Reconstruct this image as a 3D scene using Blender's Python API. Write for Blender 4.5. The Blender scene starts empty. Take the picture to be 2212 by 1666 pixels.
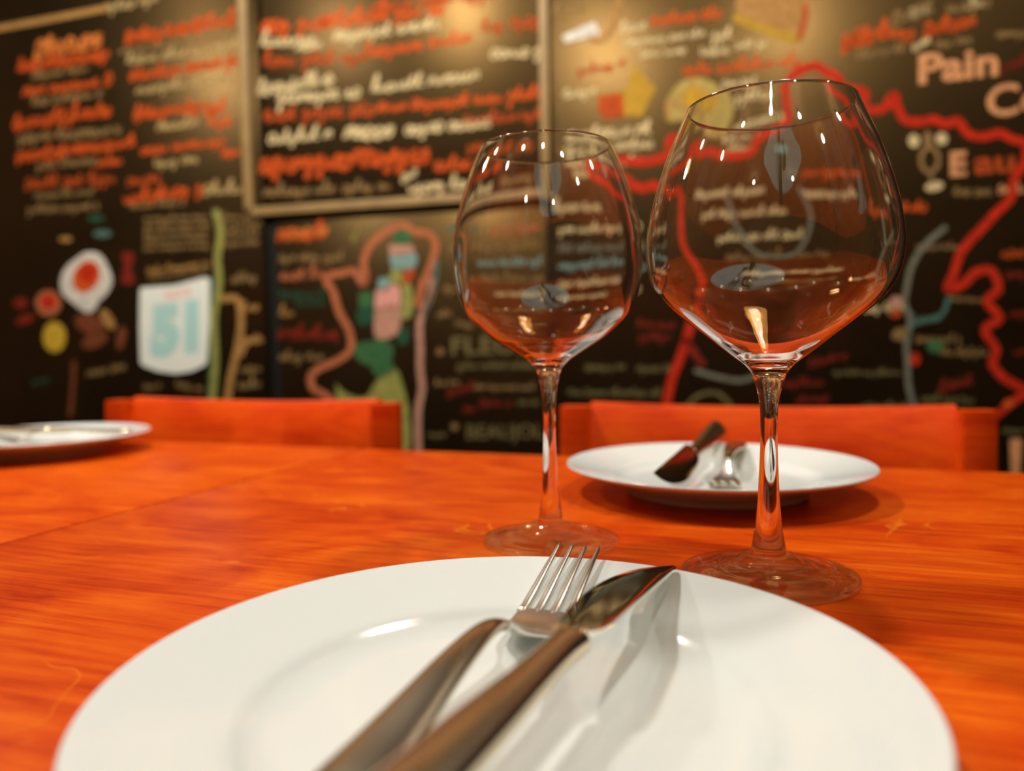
import bpy, bmesh, math, random
from mathutils import Vector, Matrix

random.seed(7)
SC = bpy.context.scene
COL = SC.collection
T = 0.75                      # height of the table top above the floor
RAD = math.radians

# ------------------------------------------------------------------ camera
W, H, F = 2212.0, 1666.0, 1664.0
EYE = Vector((0.0, 0.0, T + 0.12))
PITCH = math.atan(93.0 / F)
ROLL = RAD(-0.9)
CAM_ROT = Matrix.Rotation(RAD(90) - PITCH, 3, 'X') @ Matrix.Rotation(ROLL, 3, 'Z')
cd = bpy.data.cameras.new('camera')
cam = bpy.data.objects.new('camera', cd)
COL.objects.link(cam)
cam.matrix_world = Matrix.Translation(EYE) @ CAM_ROT.to_4x4()
cd.sensor_width = 36.0
cd.lens = 36.0 * F / W
cd.clip_start = 0.01
cd.dof.use_dof = True
cd.dof.focus_distance = 0.365
cd.dof.aperture_fstop = 4.5
SC.camera = cam

# ------------------------------------------------------------------ view, world
SC.view_settings.view_transform = 'Standard'
SC.view_settings.look = 'None'
SC.view_settings.gamma = 1.0
SC.view_settings.use_curve_mapping = False
SC.view_settings.exposure = -0.1
wd = bpy.data.worlds.new('world'); SC.world = wd
wd.use_nodes = True
wd.node_tree.nodes['Background'].inputs[0].default_value = (1.0, 0.8, 0.55, 1)
wd.node_tree.nodes['Background'].inputs[1].default_value = 0.0
SC.cycles.use_denoising = True
SC.cycles.max_bounces = 16
SC.cycles.transmission_bounces = 14
SC.cycles.glossy_bounces = 8
SC.cycles.transparent_max_bounces = 16
SC.cycles.sample_clamp_indirect = 6.0

PENDANT_W = 38.0
SPOT_W = 8.0


def ray(px, py):
    d = Vector(((px - W / 2) / F, -(py - H / 2) / F, -1.0))
    return CAM_ROT @ d


def on_z(px, py, z):
    """point of the horizontal plane z (above the floor) seen at a pixel of the photograph"""
    r = ray(px, py)
    return EYE + r * ((z - EYE.z) / r.z)


# room frame: u along the chalkboard wall, v towards it
RY = RAD(15.0)
U = Vector((math.cos(RY), -math.sin(RY), 0))
V = Vector((math.sin(RY), math.cos(RY), 0))
VW = 1.835                    # front face of the boards


def uvz(u, v, z):
    p = U * u + V * v
    return Vector((p.x, p.y, z))


def wall_uz(px, py):
    r = ray(px, py)
    t = (VW - V.dot(EYE)) / V.dot(r)
    p = EYE + r * t
    return U.dot(p), p.z


# ------------------------------------------------------------------ materials
def new_mat(name):
    m = bpy.data.materials.new(name); m.use_nodes = True
    nt = m.node_tree
    return m, nt, nt.nodes['Principled BSDF']


def simple(name, col, rough=0.5, metal=0.0, spec=0.5, noise=0.0, nscale=30.0, coat=0.0):
    m, nt, b = new_mat(name)
    b.inputs['Base Color'].default_value = (*col, 1)
    b.inputs['Roughness'].default_value = rough
    b.inputs['Metallic'].default_value = metal
    b.inputs['Specular IOR Level'].default_value = spec
    b.inputs['Coat Weight'].default_value = coat
    if noise > 0:
        tc = nt.nodes.new('ShaderNodeTexCoord')
        nz = nt.nodes.new('ShaderNodeTexNoise'); nz.inputs['Scale'].default_value = nscale
        nz.inputs['Detail'].default_value = 6
        rp = nt.nodes.new('ShaderNodeValToRGB')
        rp.color_ramp.elements[0].position = 0.3; rp.color_ramp.elements[1].position = 0.7
        rp.color_ramp.elements[0].color = (*[c * (1 - noise) for c in col], 1)
        rp.color_ramp.elements[1].color = (*[min(1, c * (1 + noise)) for c in col], 1)
        nt.links.new(tc.outputs['Object'], nz.inputs['Vector'])
        nt.links.new(nz.outputs['Fac'], rp.inputs['Fac'])
        nt.links.new(rp.outputs['Color'], b.inputs['Base Color'])
    return m


def wood(name, dark, mid, light, scale=1.0, rough=0.38, spec=0.35, blotch=0.5, shift=0.0, scratches=False):
    """grain runs along local X"""
    m, nt, b = new_mat(name)
    N, L = nt.nodes, nt.links
    tc = N.new('ShaderNodeTexCoord')
    mp = N.new('ShaderNodeMapping')
    mp.inputs['Scale'].default_value = (7 * scale, 130 * scale, 130 * scale)
    mp.inputs['Location'].default_value = (shift, shift * 2.3, 0)
    L.new(tc.outputs['Object'], mp.inputs['Vector'])
    n1 = N.new('ShaderNodeTexNoise'); n1.inputs['Scale'].default_value = 1.6
    n1.inputs['Detail'].default_value = 9; n1.inputs['Roughness'].default_value = 0.62
    n1.inputs['Distortion'].default_value = 0.6
    L.new(mp.outputs[0], n1.inputs['Vector'])
    mp2 = N.new('ShaderNodeMapping'); mp2.inputs['Scale'].default_value = (7 * scale, 13 * scale, 13 * scale)
    mp2.inputs['Location'].default_value = (shift + 3, shift, 0)
    L.new(tc.outputs['Object'], mp2.inputs['Vector'])
    n2 = N.new('ShaderNodeTexNoise'); n2.inputs['Scale'].default_value = 1.3
    n2.inputs['Detail'].default_value = 5; n2.inputs['Roughness'].default_value = 0.55
    n2.inputs['Distortion'].default_value = 1.2
    L.new(mp2.outputs[0], n2.inputs['Vector'])
    mx = N.new('ShaderNodeMix'); mx.data_type = 'FLOAT'; mx.inputs[0].default_value = blotch
    L.new(n1.outputs['Fac'], mx.inputs[2]); L.new(n2.outputs['Fac'], mx.inputs[3])
    rp = N.new('ShaderNodeValToRGB')
    e = rp.color_ramp.elements
    e[0].position = 0.35; e[0].color = (*dark, 1)
    e[1].position = 0.66; e[1].color = (*light, 1)
    k = e.new(0.5); k.color = (*mid, 1)
    L.new(mx.outputs[0], rp.inputs['Fac'])
    out = rp.outputs['Color']
    if scratches:
        mp3 = N.new('ShaderNodeMapping'); mp3.inputs['Scale'].default_value = (9, 9, 9)
        mp3.inputs['Location'].default_value = (shift * 5, 1.7, 0)
        L.new(tc.outputs['Object'], mp3.inputs['Vector'])
        nd = N.new('ShaderNodeTexNoise'); nd.inputs['Scale'].default_value = 1.0; nd.inputs['Detail'].default_value = 3
        L.new(mp3.outputs[0], nd.inputs['Vector'])
        # thin pale scratch lines: |noise - 0.5| close to zero
        s1 = N.new('ShaderNodeMath'); s1.operation = 'SUBTRACT'; s1.inputs[1].default_value = 0.5
        L.new(nd.outputs['Fac'], s1.inputs[0])
        s2 = N.new('ShaderNodeMath'); s2.operation = 'ABSOLUTE'; L.new(s1.outputs[0], s2.inputs[0])
        mr = N.new('ShaderNodeMapRange'); mr.inputs['From Min'].default_value = 0.0
        mr.inputs['From Max'].default_value = 0.006
        mr.inputs['To Min'].default_value = 0.5; mr.inputs['To Max'].default_value = 0.0
        L.new(s2.outputs[0], mr.inputs['Value'])
        ng = N.new('ShaderNodeTexNoise'); ng.inputs['Scale'].default_value = 14
        L.new(tc.outputs['Object'], ng.inputs['Vector'])
        gate = N.new('ShaderNodeMapRange'); gate.inputs['From Min'].default_value = 0.52
        gate.inputs['From Max'].default_value = 0.62
        L.new(ng.outputs['Fac'], gate.inputs['Value'])
        mul = N.new('ShaderNodeMath'); mul.operation = 'MULTIPLY'
        L.new(mr.outputs[0], mul.inputs[0]); L.new(gate.outputs[0], mul.inputs[1])
        cm = N.new('ShaderNodeMix'); cm.data_type = 'RGBA'
        L.new(mul.outputs[0], cm.inputs[0]); L.new(out, cm.inputs[6])
        cm.inputs[7].default_value = (light[0] * 1.15, light[1] * 1.9, light[2] * 3, 1)
        out = cm.outputs[2]
    L.new(out, b.inputs['Base Color'])
    b.inputs['Roughness'].default_value = rough
    b.inputs['Specular IOR Level'].default_value = spec
    bp = N.new('ShaderNodeBump'); bp.inputs['Strength'].default_value = 0.06; bp.inputs['Distance'].default_value = 0.002
    L.new(n1.outputs['Fac'], bp.inputs['Height']); L.new(bp.outputs[0], b.inputs['Normal'])
    return m


def board_mat(name):
    m, nt, b = new_mat(name)
    N, L = nt.nodes, nt.links
    tc = N.new('ShaderNodeTexCoord')
    n = N.new('ShaderNodeTexNoise'); n.inputs['Scale'].default_value = 5; n.inputs['Detail'].default_value = 7
    L.new(tc.outputs['Object'], n.inputs['Vector'])
    rp = N.new('ShaderNodeValToRGB')
    rp.color_ramp.elements[0].position = 0.35; rp.color_ramp.elements[0].color = (0.0035, 0.0036, 0.0022, 1)
    rp.color_ramp.elements[1].position = 0.75; rp.color_ramp.elements[1].color = (0.010, 0.0075, 0.004, 1)
    L.new(n.outputs['Fac'], rp.inputs['Fac']); L.new(rp.outputs['Color'], b.inputs['Base Color'])
    b.inputs['Roughness'].default_value = 0.36
    b.inputs['IOR'].default_value = 1.5
    b.inputs['Specular IOR Level'].default_value = 0.8
    b.inputs['Specular Tint'].default_value = (1.0, 0.60, 0.20, 1)
    return m


def glass_mat():
    m = bpy.data.materials.new('clear_glass'); m.use_nodes = True
    nt = m.node_tree; nt.nodes.clear()
    o = nt.nodes.new('ShaderNodeOutputMaterial')
    g = nt.nodes.new('ShaderNodeBsdfGlass')
    g.inputs['IOR'].default_value = 1.56
    g.inputs['Roughness'].default_value = 0.0
    g.inputs['Color'].default_value = (0.995, 0.99, 0.98, 1)
    nt.links.new(g.outputs[0], o.inputs[0])
    return m


def thin_glass_mat(name, solid):
    """blown glass wall: straight transmission plus Fresnel reflection on each face, with a share of solid refraction"""
    m = bpy.data.materials.new(name); m.use_nodes = True
    nt = m.node_tree; nt.nodes.clear()
    o = nt.nodes.new('ShaderNodeOutputMaterial')
    tr = nt.nodes.new('ShaderNodeBsdfTransparent'); tr.inputs[0].default_value = (0.99, 0.98, 0.96, 1)
    gl = nt.nodes.new('ShaderNodeBsdfGlossy'); gl.inputs['Roughness'].default_value = 0.0
    gl.inputs['Color'].default_value = (1, 0.97, 0.92, 1)
    geo = nt.nodes.new('ShaderNodeNewGeometry')
    ior = nt.nodes.new('ShaderNodeMapRange')
    ior.inputs['To Min'].default_value = 1.5; ior.inputs['To Max'].default_value = 1 / 1.5   # same reflection from both sides of a face
    nt.links.new(geo.outputs['Backfacing'], ior.inputs['Value'])
    fr = nt.nodes.new('ShaderNodeFresnel'); nt.links.new(ior.outputs[0], fr.inputs['IOR'])
    mx = nt.nodes.new('ShaderNodeMixShader')
    nt.links.new(fr.outputs[0], mx.inputs[0]); nt.links.new(tr.outputs[0], mx.inputs[1]); nt.links.new(gl.outputs[0], mx.inputs[2])
    sh = mx
    if solid > 0:
        g = nt.nodes.new('ShaderNodeBsdfGlass'); g.inputs['IOR'].default_value = 1.5; g.inputs['Roughness'].default_value = 0.0
        m2 = nt.nodes.new('ShaderNodeMixShader'); m2.inputs[0].default_value = solid
        nt.links.new(mx.outputs[0], m2.inputs[1]); nt.links.new(g.outputs[0], m2.inputs[2])
        sh = m2
    nt.links.new(sh.outputs[0], o.inputs[0])
    return m


def emit(name, col, s):
    m, nt, b = new_mat(name)
    b.inputs['Base Color'].default_value = (*col, 1)
    b.inputs['Emission Color'].default_value = (*col, 1)
    b.inputs['Emission Strength'].default_value = s
    return m


M = {}
M['table'] = wood('orange_table_wood', (0.36, 0.018, 0.0010), (0.58, 0.066, 0.002), (0.74, 0.145, 0.006), 1.0, 0.36, 0.09, 0.55, 0.0, True)
M['table2'] = wood('orange_side_table_wood', (0.42, 0.028, 0.0012), (0.60, 0.076, 0.003), (0.72, 0.14, 0.006), 1.0, 0.36, 0.09, 0.45, 4.0, True)
M['chair'] = wood('red_chair_wood', (0.56, 0.034, 0.003), (0.74, 0.072, 0.004), (0.82, 0.115, 0.006), 0.7, 0.34, 0.15, 0.5, 8.0)
M['china'] = simple('white_glazed_china', (0.75, 0.825, 0.84), 0.12, 0, 0.5, coat=0.3)
M['steel'] = simple('polished_steel', (0.80, 0.75, 0.66), 0.06, 1.0)
M['steel_fork'] = simple('worn_fork_steel', (0.86, 0.82, 0.74), 0.24, 1.0)
M['steel_handle'] = simple('brushed_steel_handle', (0.74, 0.62, 0.45), 0.2, 1.0)
M['glass'] = glass_mat()
M['foot_glass'] = thin_glass_mat('pressed_foot_glass', 0.28)
M['board'] = board_mat('black_chalkboard_paint')
M['frame'] = simple('tan_board_frame', (0.30, 0.20, 0.075), 0.5, 0, 0.4, 0.15, 20)
M['floor'] = wood('dark_floor_wood', (0.03, 0.014, 0.006), (0.06, 0.028, 0.012), (0.09, 0.045, 0.02), 0.5)
M['plaster'] = simple('warm_brown_plaster', (0.26, 0.125, 0.045), 0.8, 0, 0.3, 0.2, 3)
M['ceiling'] = simple('brown_ceiling_paint', (0.22, 0.12, 0.05), 0.8, 0, 0.3, 0.1, 3)
M['black_wall'] = simple('black_wall_paint', (0.006, 0.006, 0.005), 0.7, 0, 0.3)
M['metal_dark'] = simple('dark_lamp_metal', (0.03, 0.025, 0.02), 0.4, 0.8)
M['shade_in'] = simple('brass_lamp_shade', (0.55, 0.35, 0.12), 0.3, 0.9)
M['bulb'] = emit('lit_bulb', (1.0, 0.88, 0.66), 40.0)
M['plaque'] = simple('white_enamel', (0.82, 0.90, 0.84), 0.25)


CHALK = 0.72


def chalk(name, col):
    M[name] = simple('chalk_' + name, tuple(c * CHALK for c in col), 0.8, 0, 0.2, 0.25, 60)


chalk('orange', (0.78, 0.115, 0.014))
chalk('orange_bright', (0.88, 0.26, 0.05))
chalk('orange_dark', (0.55, 0.085, 0.012))  # the orange in a darker tone
chalk('cream', (0.86, 0.70, 0.36))
chalk('cream_mid', (0.55, 0.40, 0.16))  # cream in a darker tone, only for the left board's lettering
chalk('cream_dark', (0.33, 0.21, 0.075))  # darkest of the creams, for lettering on all four boards
chalk('olive', (0.20, 0.17, 0.06))
chalk('peach', (0.90, 0.42, 0.18))
chalk('red', (0.66, 0.028, 0.005))
chalk('red_dark', (0.25, 0.020, 0.008))  # the red in a darker tone
chalk('pink', (0.58, 0.18, 0.075))
chalk('pale_pink', (0.64, 0.34, 0.24))
chalk('grey', (0.22, 0.225, 0.165))
chalk('teal', (0.09, 0.20, 0.165))
chalk('green', (0.05, 0.17, 0.06))
chalk('dark_green', (0.02, 0.10, 0.05))
chalk('lime', (0.36, 0.37, 0.09))
chalk('cheese', (0.52, 0.40, 0.11))
chalk('ochre', (0.60, 0.36, 0.035))
chalk('tan', (0.50, 0.27, 0.08))
chalk('yellow', (0.75, 0.50, 0.04))
chalk('brown', (0.22, 0.06, 0.02))
chalk('white', (0.86, 0.85, 0.76))
chalk('sky', (0.26, 0.46, 0.43))
M['sky_bright'] = simple('plaque_pale_blue', (0.42, 0.72, 0.70), 0.5)
M['rose_bright'] = simple('plaque_pink', (0.88, 0.42, 0.38), 0.5)
chalk('rose', (0.88, 0.42, 0.36))


# ------------------------------------------------------------------ helpers
def obj(name, me, mat=None, parent=None):
    o = bpy.data.objects.new(name, me)
    COL.objects.link(o)
    if mat is not None and me is not None and not me.materials:
        me.materials.append(mat)
    if parent is not None:
        o.parent = parent
    return o


def thing(name, label, cat, loc=(0, 0, 0), rz=0.0, group=None):
    o = bpy.data.objects.new(name, None)
    COL.objects.link(o)
    o.location = loc; o.rotation_euler = (0, 0, rz)
    o.empty_display_size = 0.05
    tag(o, label, cat, group)
    return o


def tag(o, label, cat, group=None):
    o['label'] = label; o['category'] = cat
    if group: o['group'] = group
    return o


def structure(o):
    o['kind'] = 'structure'
    return o


def mesh(name, vs, fs, smooth=False):
    me = bpy.data.meshes.new(name)
    me.from_pydata([tuple(v) for v in vs], [], fs)
    me.update()
    if smooth:
        me.polygons.foreach_set('use_smooth', [True] * len(me.polygons))
    return me


def box_mesh(name, x0, x1, y0, y1, z0, z1, bevel=0.0, seg=2):
    bm = bmesh.new()
    bmesh.ops.create_cube(bm, size=1.0)
    for v in bm.verts:
        v.co = Vector((x0 + (v.co.x + .5) * (x1 - x0), y0 + (v.co.y + .5) * (y1 - y0), z0 + (v.co.z + .5) * (z1 - z0)))
    if bevel > 0:
        bmesh.ops.bevel(bm, geom=bm.edges[:], offset=bevel, segments=seg, affect='EDGES', profile=0.5)
    me = bpy.data.meshes.new(name)
    bm.to_mesh(me); bm.free()
    if bevel > 0:
        me.polygons.foreach_set('use_smooth', [True] * len(me.polygons))
        me.set_sharp_from_angle(angle=RAD(35))
    return me


def spline(pts, n):
    """dense Catmull-Rom (centripetal enough) through control points of any dimension"""
    out = []
    P = [Vector(p) for p in pts]
    for i in range(len(P) - 1):
        p0 = P[i - 1] if i > 0 else P[i] * 2 - P[i + 1]
        p1, p2 = P[i], P[i + 1]
        p3 = P[i + 2] if i + 2 < len(P) else P[i + 1] * 2 - P[i]
        t01 = max((p1 - p0).length, 1e-9) ** .5; t12 = max((p2 - p1).length, 1e-9) ** .5; t23 = max((p3 - p2).length, 1e-9) ** .5
        m1 = (p2 - p1 + t12 * ((p1 - p0) / t01 - (p2 - p0) / (t01 + t12)))
        m2 = (p2 - p1 + t12 * ((p3 - p2) / t23 - (p3 - p1) / (t12 + t23)))
        a = 2 * (p1 - p2) + m1 + m2; b = -3 * (p1 - p2) - 2 * m1 - m2
        for k in range(n):
            t = k / n
            out.append(a * t ** 3 + b * t ** 2 + m1 * t + p1)
    out.append(P[-1])
    return out


def revolve(name, prof, seg=96):
    """prof: list of (r, z); open or closed at the axis"""
    vs, fs, rings = [], [], []
    for r, z in prof:
        if r < 1e-6:
            rings.append([len(vs)]); vs.append((0, 0, z))
        else:
            rings.append(list(range(len(vs), len(vs) + seg)))
            vs += [(r * math.cos(2 * math.pi * k / seg), r * math.sin(2 * math.pi * k / seg), z) for k in range(seg)]
    for a, b in zip(rings, rings[1:]):
        if len(a) == 1 and len(b) == 1:
            continue
        for k in range(seg):
            k2 = (k + 1) % seg
            if len(a) == 1:
                fs.append((a[0], b[k2], b[k]))
            elif len(b) == 1:
                fs.append((a[k], a[k2], b[0]))
            else:
                fs.append((a[k], a[k2], b[k2], b[k]))
    return mesh(name, vs, fs, True)


def loft(name, secs, n=20, power=2.6):
    """secs: (y, x_centre, z_centre, half_width, half_thickness); closed rounded tube along Y"""
    vs, fs = [], []
    for (y, xc, zc, hw, ht) in secs:
        for k in range(n):
            a = 2 * math.pi * k / n
            c, s = math.cos(a), math.sin(a)
            vs.append((xc + hw * math.copysign(abs(c) ** (2 / power), c), y, zc + ht * math.copysign(abs(s) ** (2 / power), s)))
    m = len(secs)
    for i in range(m - 1):
        for k in range(n):
            k2 = (k + 1) % n
            fs.append((i * n + k, i * n + k2, (i + 1) * n + k2, (i + 1) * n + k))
    vs.append((secs[0][1], secs[0][0], secs[0][2])); vs.append((secs[-1][1], secs[-1][0], secs[-1][2]))
    for k in range(n):
        k2 = (k + 1) % n
        fs.append((len(vs) - 2, k2, k)); fs.append((len(vs) - 1, (m - 1) * n + k, (m - 1) * n + k2))
    me = mesh(name, vs, fs, True)
    bm = bmesh.new(); bm.from_mesh(me)
    bmesh.ops.recalc_face_normals(bm, faces=bm.faces)
    bm.to_mesh(me); bm.free()
    return me


def copy_tree(o, parent=None):
    c = o.copy(); COL.objects.link(c); c.parent = parent
    for ch in list(o.children):
        copy_tree(ch, c)
    return c


# ------------------------------------------------------------------ room shell (room frame: objects rotated by -15 degrees)
CEIL = 2.75
UL, UR, VB = -3.4, 2.9, -3.2
RZ = -RY


def room_box(name, u0, u1, v0, v1, z0, z1, mat, parent=None, bevel=0.0):
    o = obj(name, box_mesh(name, u0, u1, v0, v1, z0, z1, bevel), mat, parent)
    if parent is None:
        o.rotation_euler = (0, 0, RZ)
    return o


VWALL = VW + 0.018
structure(room_box('floor', UL, UR, VB, VWALL, -0.05, 0.0, M['floor']))
structure(room_box('ceiling', UL, UR, VB, VWALL, CEIL, CEIL + 0.05, M['ceiling']))
structure(room_box('wall_back', UL, UR, VWALL, VWALL + 0.1, 0, CEIL, M['black_wall']))
structure(room_box('wall_front', UL, UR, VB - 0.1, VB, 0, CEIL, M['plaster']))
structure(room_box('wall_left', UL - 0.1, UL, VB, VWALL, 0, CEIL, M['plaster']))
structure(room_box('wall_right', UR, UR + 0.1, VB, VWALL, 0, CEIL, M['plaster']))
structure(room_box('baseboard_back', UL, UR, VWALL - 0.015, VWALL, 0, 0.1, M['metal_dark']))

# ------------------------------------------------------------------ tables
TY = RAD(20.0)
E = Vector((math.cos(TY), -math.sin(TY), 0))          # along the far edge, to the right
G = Vector((math.sin(TY), math.cos(TY), 0))           # away from the diner
far0 = on_z(1106, 981, T)                             # a point of the far edge
seam_a, seam_b = on_z(0, 1166, T), on_z(671, 1005, T)
seam = (seam_a + seam_b) / 2
GF = G.dot(far0)                                      # far edge
ES = E.dot(seam)                                      # seam


def table(name, e0, e1, g0, g1, label, mat, inset=.065):
    c = E * ((e0 + e1) / 2) + G * ((g0 + g1) / 2)
    t = thing(name, label, 'table', (c.x, c.y, 0), -TY)
    hx, hy = (e1 - e0) / 2, (g1 - g0) / 2
    obj('tabletop', box_mesh('tabletop', -hx, hx, -hy, hy, T - 0.032, T, 0.0025), mat, t)
    for sy in (-1, 1):
        obj('apron', box_mesh('apron', -hx + .09, hx - .09, sy * (hy - .07) - .011, sy * (hy - .07) + .011, T - .13, T - .032), mat, t)
    for sx in (-1, 1):
        ins = inset if sx > 0 else .065
        obj('apron', box_mesh('apron', sx * (hx - .07) - .011, sx * (hx - .07) + .011, -hy + .09, hy - .09, T - .13, T - .032), mat, t)
        for sy in (-1, 1):
            obj('leg', box_mesh('leg', sx * (hx - ins) - .028, sx * (hx - ins) + .028, sy * (hy - .065) - .028, sy * (hy - .065) + .028, 0, T - .032, .004), mat, t)
    return t


table('dining_table', ES + .0012, ES + 1.30, GF - 0.80, GF, 'orange wooden dining table under the two wine glasses and the plate', M['table'])
table('dining_table', ES - 1.30, ES - .0012, GF - 0.80, GF - 0.001, 'orange wooden table pushed end to end against the one under the wine glasses', M['table2'], .58)


# ------------------------------------------------------------------ chairs
def chair(left_px, right_px, label, rail_mat):
    r1, r2 = ray(*left_px), ray(*right_px)
    w = 0.46
    cy = RAD(18.0)
    e = Vector((math.cos(cy), -math.sin(cy)))
    s1, s2 = r1.x / r1.y, r2.x / r2.y
    t1 = (w * e.x - w * e.y * s2) / (s2 - s1)
    t2 = t1 + w * e.y
    z1 = EYE.z + r1.z / r1.y * t1; z2 = EYE.z + r2.z / r2.y * t2
    ztop = (z1 + z2) / 2
    c = (Vector((s1 * t1, t1)) + Vector((s2 * t2, t2))) / 2
    t = thing('dining_chair', label, 'chair', (c.x, c.y, 0), -cy, 'wooden chairs along the chalkboard wall')
    hw = w / 2
    # local: x right, y away from the table, z up; the back rail's front top edge runs at y = 0
    for s in (-1, 1):
        x = s * (hw - .0175)
        me = loft('post', [(0.0, 0, 0, .017, .016), (.45, 0, 0, .019, .018), (ztop - .004, 0, 0, .0175, .014)], 16, 6)
        for v in me.vertices:
            y = v.co.y; v.co = Vector((v.co.x + x, v.co.z + .004 + (y - .45) * .03 * (1 if y > .45 else -1.2), y))
        me.update()
        bm = bmesh.new(); bm.from_mesh(me); bmesh.ops.recalc_face_normals(bm, faces=bm.faces); bm.to_mesh(me); bm.free()
        me.set_sharp_from_angle(angle=RAD(40))
        obj('back_post', me, M['chair'], t)
    # curved top rail
    def rail(z0, z1, name, x_in):
        vs, fs = [], []
        n = 24
        for i in range(n + 1):
            x = -x_in + 2 * x_in * i / n
            yb = 0.022 * (1 - (x / x_in) ** 2)
            dip = -0.006 * (1 - (x / x_in) ** 2)
            for (dy, z) in ((0.0, z0), (-0.001, z0 + .003), (0.020, z1 - .004 + dip), (0.023, z1 + dip), (0.036, z1 + dip), (0.039, z1 - .004 + dip), (0.019, z0)):
                vs.append((x, yb + dy, z))
        m = 7
        for i in range(n):
            for k in range(m):
                k2 = (k + 1) % m
                fs.append((i * m + k, i * m + k2, (i + 1) * m + k2, (i + 1) * m + k))
        fs.append(tuple(range(m))); fs.append(tuple(n * m + k for k in reversed(range(m))))
        me = mesh(name, vs, fs, True)
        bm = bmesh.new(); bm.from_mesh(me); bmesh.ops.recalc_face_normals(bm, faces=bm.faces); bm.to_mesh(me); bm.free()
        me.set_sharp_from_angle(angle=RAD(30))
        return me
    obj('top_rail', rail(ztop - .115, ztop, 'top_rail', hw - .0345), rail_mat, t)
    obj('lower_rail', rail(ztop - .22, ztop - .17, 'lower_rail', hw - .0345), rail_mat, t)
    obj('seat', box_mesh('seat', -hw + .004, hw - .004, -.40, .012, .430, .452, .006), rail_mat, t)
    for s in (-1, 1):
        obj('front_leg', box_mesh('front_leg', s * (hw - .03) - .017, s * (hw - .03) + .017, -.385, -.351, 0, .430, .003), M['chair'], t)
        obj('seat_rail', box_mesh('seat_rail', s * (hw - .03) - .010, s * (hw - .03) + .010, -.351, .010, .375, .430), M['chair'], t)
    return t


chair((222, 858), (850, 868), 'orange wooden chair in front of the green and pink painted map', M['chair'])
chair((1207, 868), (2160, 885), 'orange wooden chair behind the plate that stands beyond the two wine glasses', M['chair'])

# ------------------------------------------------------------------ wine glasses
def wine_glass(label, base_px, outer, inner, h_scale=1.0, seg=128):
    """outer: control (r, z) from foot centre bottom up to the rim; inner: from rim down to the bowl's bottom"""
    p = on_z(base_px[0], base_px[1], T)
    t = thing('wine_glass', label, 'wine glass', (p.x, p.y, T + 0.0003))
    foot = outer['foot']; stem = outer['stem']; bowl = outer['bowl']
    allp = spline([Vector((r, z, 0)) for r, z in foot + stem + bowl], 8)
    dense = [(max(q.x, 0), q.y) for q in allp]
    nf, ns = (len(foot)) * 8, (len(foot) + len(stem)) * 8
    under = [(0.0, .0030), (foot[0][0] * .5, .0022), (foot[0][0] * .85, .0008), (foot[0][0] - .001, 0.0)]
    ud = [(max(q.x, 0), q.y) for q in spline([Vector((r, z, 0)) for r, z in under], 8)]
    rim_r, rim_z = bowl[-1]
    th = .0011
    lip = [(rim_r - th * .5 + th * .5 * math.cos(a), rim_z + th * .5 * math.sin(a)) for a in (RAD(30), RAD(60), RAD(90), RAD(120), RAD(150))]
    inn = [(max(q.x, 0), q.y) for q in spline([Vector((r, z, 0)) for r, z in inner], 8)]
    m1 = revolve('foot', ud + dense[:nf + 1], seg)
    m2 = revolve('stem', dense[nf:ns + 1], seg)
    m3 = revolve('bowl', dense[ns:] + lip + inn, seg)
    for nm, me in (('foot', m1), ('stem', m2), ('bowl', m3)):
        o = obj(nm, me, M[{'bowl': 'glass', 'foot': 'foot_glass', 'stem': 'glass'}[nm]], t)
        o.cycles.is_caustics_caster = nm != 'foot'
    return t


def px_profile(depth_px, pts, base_y):
    """(half width, row) pairs measured on the glass's axis -> (r, z) in metres"""
    k = depth_px
    return [(hw * k, (base_y - y) * k) for hw, y in pts]


def glass_at(label, base_px, foot_hw, stem, bowl, inner_bottom_y, seg=128):
    p = on_z(base_px[0], base_px[1], T)
    k = (p - EYE).dot(CAM_ROT @ Vector((0, 0, -1))) / F
    by = base_px[1]
    R = foot_hw * k
    foot = [(R * .995, .0004), (R, .0014), (R * .995, .0026), (R * .95, .0031), (R * .80, .0037), (R * .66, .0050), (R * .56, .0054), (R * .48, .0070), (R * .40, .0076), (R * .34, .0096), (R * .26, .0116)]
    st = px_profile(k, stem, by)
    bw = px_profile(k, bowl, by)
    # inner wall: the outer profile moved in
    inner = []
    n = len(bw)
    zi = (by - inner_bottom_y) * k
    for i, (r, z) in enumerate(reversed(bw)):
        f = i / (n - 1)
        th = .0011 + .0030 * f ** 4
        # normal offset from neighbours
        j = n - 1 - i
        a = bw[max(j - 1, 0)]; b = bw[min(j + 1, n - 1)]
        tx, tz = b[0] - a[0], b[1] - a[1]
        L = math.hypot(tx, tz)
        nr, nz = -tz / L, tx / L
        q = (r + nr * th, z + nz * th)
        if q[0] > .006 and q[1] > zi + .0012:
            inner.append(q)
    last = inner[-1]
    inner += [(last[0] * .55, zi + (last[1] - zi) * .28), (0.0, zi)]
    return wine_glass(label, base_px, {'foot': foot, 'stem': st, 'bowl': bw}, inner, seg=seg)


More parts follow.
